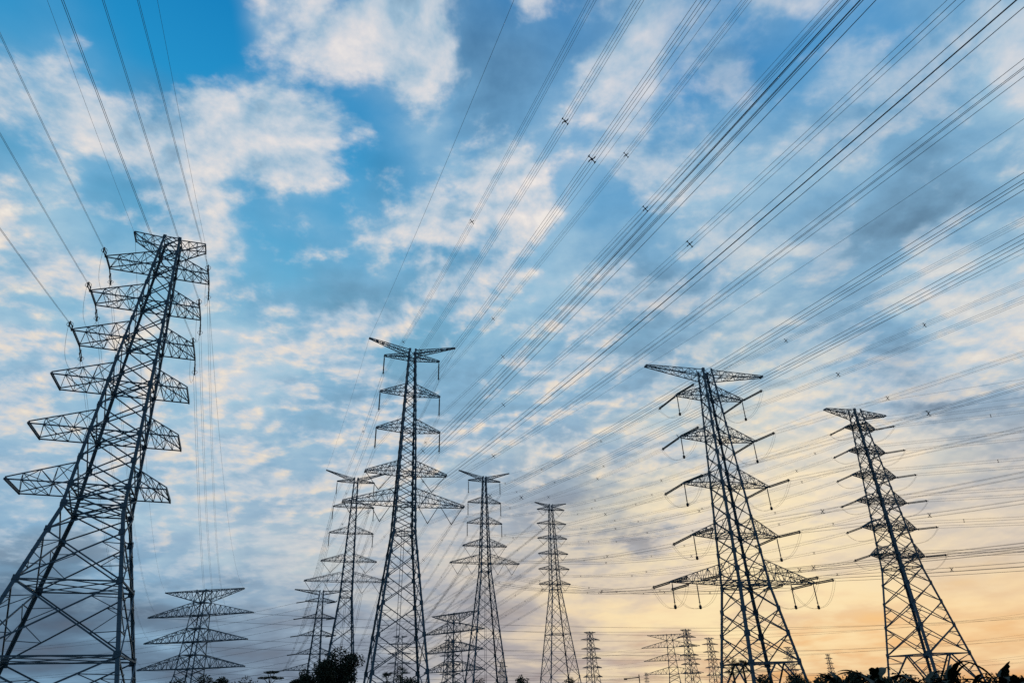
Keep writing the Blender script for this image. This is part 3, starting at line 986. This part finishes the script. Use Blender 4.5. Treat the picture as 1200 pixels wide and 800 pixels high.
# the far strain tower turns the line to the left
for k, v in atH.items():
    if k[1] < 0 or True:
        p = v[0]
        bundle(p, p + bear(-70) * 330 + Vector((0, 0, -2)), 9, 'wires leaving the %s %s arm of %s towards the left' % (ORD[k[0]], side(k[1]), NH), 2, r=0.022, seg=24, spacing=60, group='two wire conductor bundles')
# broad tower: away to the slim horned tower, towards us overhead to the right
for k, v in atD.items():
    bundle(v[0], atE[k], 2.0, 'wires from %s of %s, back to a horned pylon' % (arm_name(*k), ND), 4, seg=18, spacing=24)
toward(atD, TD, ND, 300, [11, 11, 11, 10, 9, 9], 'rising out to the right', seg=60)
for sg in (-1, 1):
    p = TD.world(sg * 11.1, 0, 49.9)
    earth(p, TE.world(sg * 7.8, 0, 61.5), 1.5, 'thin wire from the %s peak of %s back to the horned pylon' % (side(sg), ND), seg=18)
    earth(p, p + bear(TOW) * 300, 9, 'thin wire from the %s peak of %s, rising out overhead' % (side(sg), ND), seg=60)
# slim horned tower: on and away
for k, p in atE.items():
    q = p + bear(-18) * 300 + Vector((0, 0, -16))
    bundle(p, q, 9, 'wires running down behind the %s of %s' % (arm_name(*k), NE), 4, r=0.018, seg=24, spacing=60)
# rightmost tower to V tower
for k, v in atG.items():
    bundle(v[0], atF[k], 2.6, 'wires from the %s %s arm of %s to the V insulators' % (ORD[k[0]], side(k[1]), NG), 4, seg=20, spacing=30)
    q = v[1] + bear(122) * 300
    bundle(v[1], q, 8, 'wires from the %s %s arm of %s, leaving to the right' % (ORD[k[0]], side(k[1]), NG), 4, seg=40, spacing=34)
for k, p in atF.items():
    q = p + bear(-24) * 320 + Vector((0, 0, -6))
    bundle(p, q, 9, 'faint wires running away behind the %s %s arm of %s' % (ORD[k[0]], side(k[1]), NF), 4, r=0.018, seg=24, spacing=70)
for sg in (-1, 1):
    p = TG.world(sg * 7.4, 0, 49.6)
    earth(p, TF.world(sg * 5.7, 0, 60.5), 1.5, 'thin wire from the %s peak of %s to the V insulator pylon' % (side(sg), NG), seg=18)
    earth(p, p + bear(122) * 300, 6, 'thin wire from the %s peak of %s, leaving to the right' % (side(sg), NG), seg=40)
# near left tower
for (i, sg), (a, b) in atA.items():
    bundle(b, b + bear(161.0 if sg < 0 else 162.5) * 260, 8, 'paired wires from the %s %s arm of %s, sweeping overhead' % (ORD[i], side(sg), NA), 2, 0.08, 0.012, 60, 0, group='paired conductor bundles')
    q = TJ.world(sg * (16 if sg < 0 else 12), 0, [31.4, 22.6, 13.9][i])
    bundle(a, q, 7, 'paired wires dropping away from the %s %s arm of %s' % (ORD[i], side(sg), NA), 2, 0.2, 0.012, 30, 0, group='paired conductor bundles')
for sg, s in ((-1, -3.45), (1, 3.2)):
    p = TA.world(s, 0, 44.2)
    earth(p + bear(158.5) * 0.8, p + bear(161) * 260, 7.5, 'thin wire from the %s top corner of %s, sweeping overhead' % (side(sg), NA), 0.010, 60)
    earth(p, TJ.world(sg * 15.9, 0, 40.1), 6, 'thin wire from the %s top corner of %s, dropping away' % (side(sg), NA), 0.014, 30)
# far fan towers: wires that cross the low sky
for T, az0_, nick, L in ((TK, 175, 'the fan pylon between middle pylons', 300), (TL, -80, 'the far fan armed pylon', 330), (TJ, 80, 'the fan pylon near the leaning one', 420)):
    for i, z in enumerate((31.5, 22.7, 14.0)):
        for sg in (-1, 1):
            p = T.world(sg * 18, 0, z)
            az = {TK: 95, TL: -84, TJ: 78}[T]
            bundle(p, p + bear(az) * L, 7, 'low far wires off the %s %s arm of %s' % (ORD[i], side(sg), nick), 2, r=0.024, wid=0.5, seg=20, spacing=0, group='far low wires')

# ------------------------------------------------------------------ ground and plants
mb = MB()
n = 40
xs = [-6000 + 12000 * i / n for i in range(n + 1)]
for j in range(n + 1):
    for i in range(n + 1):
        mb.v.append((xs[i], xs[j], 0.0))
for j in range(n):
    for i in range(n):
        k = j * (n + 1) + i
        mb.f.append((k, k + 1, k + n + 2, k + n + 1))
o = mb.build('ground', GROUND); o['kind'] = 'structure'

# evening haze
HAZE_DENSITY = 0.001
if HAZE_DENSITY > 0:
    mb = MB()
    mb.box((0, 800, 38.5), 3600, 3000, 79)
    hz = bpy.data.materials.new("evening_haze")
    hz.use_nodes = True
    g = Nodes(hz.node_tree)
    vol = g.new('ShaderNodeVolumePrincipled')
    vol.inputs['Color'].default_value = (0.93, 0.94, 0.96, 1)
    vol.inputs['Density'].default_value = HAZE_DENSITY
    vol.inputs['Anisotropy'].default_value = 0.3
    ho = g.new('ShaderNodeOutputMaterial')
    g.nt.links.new(vol.outputs[0], ho.inputs['Volume'])
    o = mb.build('haze', hz); o['kind'] = 'stuff'

rng = np.random.default_rng(11)

def leaf_mesh(centers, size, aspect=0.5, flat=0.3):
    """many small bent leaves, one quad pair each"""
    n = len(centers)
    d = rng.normal(size=(n, 3)); d[:, 2] *= 0.7
    d /= np.linalg.norm(d, axis=1)[:, None]
    r = rng.normal(size=(n, 3))
    s = np.cross(d, r); s /= np.linalg.norm(s, axis=1)[:, None]
    L = size * rng.uniform(0.6, 1.3, (n, 1)); W = L * aspect
    nn = np.cross(d, s)
    p0 = centers - d * L * 0.5
    p1 = centers + s * W * 0.5 + nn * L * 0.08
    p2 = centers + d * L * 0.5
    p3 = centers - s * W * 0.5 + nn * L * 0.08
    v = np.stack([p0, p1, p2, p3], 1).reshape(-1, 3)
    f = [(4 * i, 4 * i + 1, 4 * i + 2) for i in range(n)] + [(4 * i, 4 * i + 2, 4 * i + 3) for i in range(n)]
    mb = MB(); mb.v = [tuple(x) for x in v]; mb.f = f
    return mb

def clump_points(n, lobes):
    pts = []
    w = np.array([l[3] * l[4] * l[5] for l in lobes]) ** 0.8; w /= w.sum()
    for l, c in zip(lobes, rng.multinomial(n, w)):
        u = rng.normal(size=(c, 3)); u /= np.linalg.norm(u, axis=1)[:, None]
        rr = rng.uniform(0.35, 1.0, (c, 1)) ** 0.6
        pts.append(np.array(l[:3]) + u * rr * np.array(l[3:6]))
    return np.concatenate(pts)

def shrub(name, xy, h, wx, label, cat, group, n=2500, leaf=0.22, trunk=True, crown_base=0.25, lobes=9, mat=None, seed=0, stretch=1.0):
    rs = random.Random(seed)
    root = empty(name, (xy[0], xy[1], 0))
    tag(root, label, cat, group)
    L = []
    zb = h * crown_base
    for i in range(lobes):
        t = rs.random()
        a = rs.uniform(0, 2 * math.pi); rad = wx * 0.5 * rs.uniform(0.15, 0.8)
        z = zb + (h - zb) * rs.uniform(0.15, 0.82)
        k = 1.0 - 0.55 * (z - zb) / (h - zb)
        r = wx * rs.uniform(0.16, 0.30) * (0.75 + 0.5 * k) * (0.62 if lobes > 25 else 1.0)
        L.append((math.cos(a) * rad * k * 1.2, math.sin(a) * rad * k * 1.2, min(z, h - r * 0.7), r, r, r * 0.8))
    L.append((rs.uniform(-.1, .1) * wx, 0, h - wx * 0.16, wx * 0.2, wx * 0.2, wx * 0.17))
    mbt = MB()
    if trunk:
        r0 = max(0.06, h * 0.022)
        mbt.tube([(0, 0, -0.2), (0.05 * h * rs.uniform(-1, 1), 0.03 * h, h * 0.35), (0, 0, h * 0.7)], r0, 7, True, [r0 * 1.3, r0, r0 * 0.5])
    for l in L:
        r0 = max(0.03, h * 0.008)
        mbt.tube([(0, 0, h * (0.12 if not trunk else 0.3)), (l[0] * 0.55, l[1] * 0.55, l[2] * 0.75), (l[0], l[1], l[2] + l[5] * 0.5)], r0, 5, True, [r0 * 1.4, r0, r0 * 0.4])
    mbt.build('trunk', BARK, root, smooth=True)
    leaf_mesh(clump_points(n, L), leaf).build('crown', mat or LEAF_A, root)
    return root

def banana(xy, h, label, seed=0, leaves=7):
    rs = random.Random(seed)
    root = empty('banana_plant', (xy[0], xy[1], 0))
    tag(root, label, 'plant', 'banana plants in front of the rightmost pylon')
    mb = MB()
    hs = h * 0.5
    mb.tube([(0, 0, -0.1), (0.03, 0, hs * 0.5), (0, 0.02, hs)], 0.12, 8, True, [0.16, 0.13, 0.08])
    mb.build('stem', BARK, root, smooth=True)
    for k in range(leaves):
        a = 2 * math.pi * (k / leaves) + rs.uniform(-0.5, 0.5)
        up = rs.uniform(0.35, 1.25)
        L = h * rs.uniform(0.5, 0.68)
        wid = L * rs.uniform(0.10, 0.15)
        d = Vector((math.cos(a), math.sin(a), 0)); sd_ = Vector((-d.y, d.x, 0))
        mb = MB()
        n = 12
        fold = rs.uniform(0.1, 0.5)
        droop = rs.uniform(0.5, 1.5)
        prev = Vector((0, 0, hs * 0.95)); ang = up
        rows = []
        for i in range(n + 1):
            t = i / n
            w = wid * (math.sin(math.pi * min(1, max(0.0, (t - 0.12) / 0.88)) ** 0.8) if t > 0.12 else 0.04) + 0.015
            tear = rs.uniform(0.55, 1.05) if 2 < i < n else 1.0
            tear2 = rs.uniform(0.55, 1.05) if 2 < i < n else 1.0
            rows.append((prev - sd_ * w * tear + Vector((0, 0, w * fold)), prev.copy(), prev + sd_ * w * tear2 + Vector((0, 0, w * fold))))
            prev = prev + (d * math.cos(ang) + Vector((0, 0, math.sin(ang)))) * (L / n)
            ang -= droop * (0.4 + 1.4 * t) / n * 1.3
        for r_ in rows:
            mb.v += [tuple(x) for x in r_]
        for i in range(n):
            b = i * 3
            mb.f += [(b, b + 1, b + 4, b + 3), (b + 1, b + 2, b + 5, b + 4)]
        mb.build('leaf', LEAF_B, root, smooth=True)
    return root

def fan_palm(xy, h, label, seed=0, spread=1.5, fronds=16):
    rs = random.Random(seed)
    root = empty('palm_tree', (xy[0], xy[1], 0))
    tag(root, label, 'palm', 'palms among the tower legs')
    mb = MB()
    ht = h - spread * 0.7
    mb.tube([(0, 0, -0.2), (0.1, 0.05, ht * 0.5), (0, 0, ht)], 0.14, 8, True, [0.2, 0.14, 0.12])
    mb.build('trunk', BARK, root, smooth=True)
    for k in range(fronds):
        a = rs.uniform(0, 2 * math.pi); up = rs.uniform(-0.7, 1.35)
        d = Vector((math.cos(a) * math.cos(up), math.sin(a) * math.cos(up), math.sin(up)))
        hub = Vector((0, 0, ht)) + d * (spread * 0.45)
        mb = MB()
        mb.bar((0, 0, ht), hub, 0.04)
        s = d.cross(Vector((0, 0, 1))).normalized()
        u = s.cross(d).normalized()
        nb = 13
        for i in range(nb):
            t = (i / (nb - 1) - 0.5) * 2.5
            e = (d * math.cos(t) + s * math.sin(t)).normalized()
            tip = hub + e * (spread * 0.55 * (1 - 0.25 * abs(t) / 1.25)) + Vector((0, 0, -0.12 * spread * rs.random()))
            w = e.cross(u).normalized() * 0.035
            m = lerp(hub, tip, 0.5)
            i0 = len(mb.v)
            mb.v += [tuple(hub), tuple(m + w), tuple(tip), tuple(m - w)]
            mb.f += [(i0, i0 + 1, i0 + 2), (i0, i0 + 2, i0 + 3)]
        mb.build('frond', LEAF_C, root)
    return root

BG = 'shrubs and trees along the field edge'
shrub('dense_tree', (-31.0, 126.1), 10.6, 8.6, 'round dark tree in front of the slim pylon, tallest of the greenery', 'tree', BG, 6500, 0.4, seed=1, lobes=30)
shrub('dense_tree', (-33.6, 122.4), 8.3, 5.6, 'lower bushy tree leaning against the left of the tallest round tree', 'tree', BG, 5000, 0.4, seed=2, lobes=12)
shrub('dense_tree', (-36.2, 120.4), 6.9, 4.4, 'smallest bushy tree at the left foot of the round dark tree', 'tree', BG, 3800, 0.38, seed=3, lobes=10)
root = empty('flat_tree', (-39.2, 113.4, 0))
tag(root, 'tiny flat topped tree standing alone with layered crown', 'tree', BG)
mb = MB()
mb.tube([(0.3, 0, -0.2), (0.1, 0, 3.5), (0, 0, 6.1)], 0.1, 7, True, [0.16, 0.1, 0.05])
for a in ((-1.1, 5.5), (1.2, 5.45), (0.7, 6.2), (-0.6, 6.25)):
    mb.tube([(0.08, 0, 4.4), (a[0] * 0.6, 0.1, a[1] - 0.3), (a[0], 0.15, a[1])], 0.04, 5, True, [0.06, 0.045, 0.02])
mb.build('trunk', BARK, root, smooth=True)
leaf_mesh(clump_points(1000, [(-1.0, 0, 5.55, 1.0, 1.0, 0.17), (1.15, 0.2, 5.45, 0.95, 1.0, 0.16), (0.1, 0, 6.3, 1.25, 1.1, 0.2), (0.2, 0.3, 5.6, 0.8, 0.9, 0.14)]), 0.24).build('crown', LEAF_A, root)
for i, (x, y, h, w) in enumerate(((-42.6, 90.7, 5.1, 4.6), (-40.2, 91.9, 5.4, 4.0), (-38.0, 92.4, 5.2, 3.6), (-35.2, 93.5, 5.25, 4.4))):
    shrub('shrub', (x, y), h, w, ['leftmost low shrub under the first fan armed pylon', 'second low shrub from the left, under the fan armed pylon', 'small round shrub beside the foot of the fan armed pylon', 'low wide shrub left of the tiny flat topped tree'][i], 'shrub', BG, 1500, 0.26, seed=20 + i)
fan_palm((-15.6, 93.7), 5.7, 'fan palm between the legs of the tall middle pylon', 3, 1.5, 18)
fan_palm((-17.3, 93.4), 5.1, 'shorter fan palm by the left leg of the tall middle pylon', 4, 1.4, 16)
shrub('shrub', (-14.2, 92.0), 4.4, 4.6, 'low dark shrub under the fan palm of the middle pylon', 'shrub', BG, 1700, 0.26, seed=31)
shrub('shrub', (-0.6, 120.0), 5.0, 3.6, 'small round shrub left of the slender V insulator pylon', 'shrub', BG, 1500, 0.28, seed=32)
shrub('shrub', (7.6, 119.8), 4.5, 3.2, 'small round shrub at the feet of the slender V insulator pylon', 'shrub', BG, 1400, 0.28, seed=33)
shrub('shrub', (-8.2, 149.8), 5.6, 3.4, 'little dark shrub between the legs of the slim horned pylon', 'shrub', BG, 1200, 0.3, seed=34)
fan_palm((27.2, 95.0), 5.5, 'fan palm with spiky crown behind the front leg of the broad pylon', 7, 1.6, 22)
fan_palm((28.8, 95.6), 5.3, 'second spiky fan palm, just right of the one by the front leg', 8, 1.3, 18)
for i, (x, y, h, w) in enumerate(((25.6, 79.0, 3.3, 3.0), (29.5, 80.0, 3.2, 3.4), (21.0, 56.2, 2.35, 2.6), (23.0, 55.7, 2.55, 2.6), (24.6, 55.0, 2.5, 2.8))):
    shrub('shrub', (x, y), h, w, ['low shrub at the left foot of the broad pylon', 'low shrub at the right foot of the broad pylon', 'low leafy shrub in the gap between the two right hand pylons',
          'second leafy shrub in the gap, left of the banana plants', 'wider leafy shrub just left of the banana plants'][i], 'shrub', BG, 1800, 0.2, seed=40 + i, trunk=False)
bn = [((15.9, 36.6), 2.75, 'banana plant with a bent leaf, leftmost of the banana row'), ((17.2, 36.1), 3.0, 'tall banana plant left of the rightmost pylon'),
      ((15.4, 31.6), 2.2, 'banana plant at the left leg of the rightmost pylon'), ((16.6, 30.9), 2.5, 'banana plant with ragged leaves between the pylon legs'),
      ((17.4, 30.4), 2.6, 'banana plant under the middle strut of the rightmost pylon'), ((18.0, 30.1), 2.3, 'low banana plant right of the middle strut'),
      ((18.9, 29.4), 2.65, 'banana plant with one upright leaf, right of the right leg'), ((19.4, 29.3), 2.2, 'small drooping banana plant, rightmost of the row')]
for i, (xy, h, lab) in enumerate(bn):
    banana(xy, h * 1.08, lab, 50 + i, 8)
hs = [((14.9, 36.9), 2.15), ((16.3, 36.2), 2.2), ((18.0, 35.4), 2.15), ((15.6, 32.2), 1.95), ((16.9, 32.2), 2.0), ((18.2, 31.7), 2.05), ((19.6, 31.0), 1.95), ((20.9, 31.4), 1.85), ((22.2, 32.0), 1.85)]
hl = ['leftmost dense low bush of the dark row', 'dense bush below the leftmost banana plants', 'dense bush left of the rightmost pylon legs', 'dense low bush hiding the left leg foot', 'dense bush hiding the middle of the pylon base',
      'dense bush hiding the front leg foot', 'dense bush hiding the right leg foot', 'last low bush of the row at the right edge', 'far end bush running out of the picture on the right']
for i, ((x, y), h) in enumerate(hs):
    shrub('hedge_bush', (x, y), h * 1.08, 2.5, hl[i], 'bush', 'dark bushes below the rightmost pylon', 2600, 0.17, seed=70 + i, trunk=False, crown_base=0.05)
# a small steel gantry on the horizon
root = empty('steel_gantry', (20.7, 138.5, 0))
tag(root, 'tiny post with a level arm on the horizon beside the far fan armed pylon', 'post')
mb = MB(); mb.bar((1.25, 0, -0.2), (1.25, 0, 5.0), 0.16); mb.build('post', FITTING, root)
mb = MB(); mb.bar((-1.3, 0, 4.35), (1.25, 0, 4.5), 0.14); mb.build('arm', FITTING, root)
mb = MB(); mb.box((-1.35, 0, 4.3), 0.6, 0.3, 0.28); mb.build('lamp_head', FITTING, root)
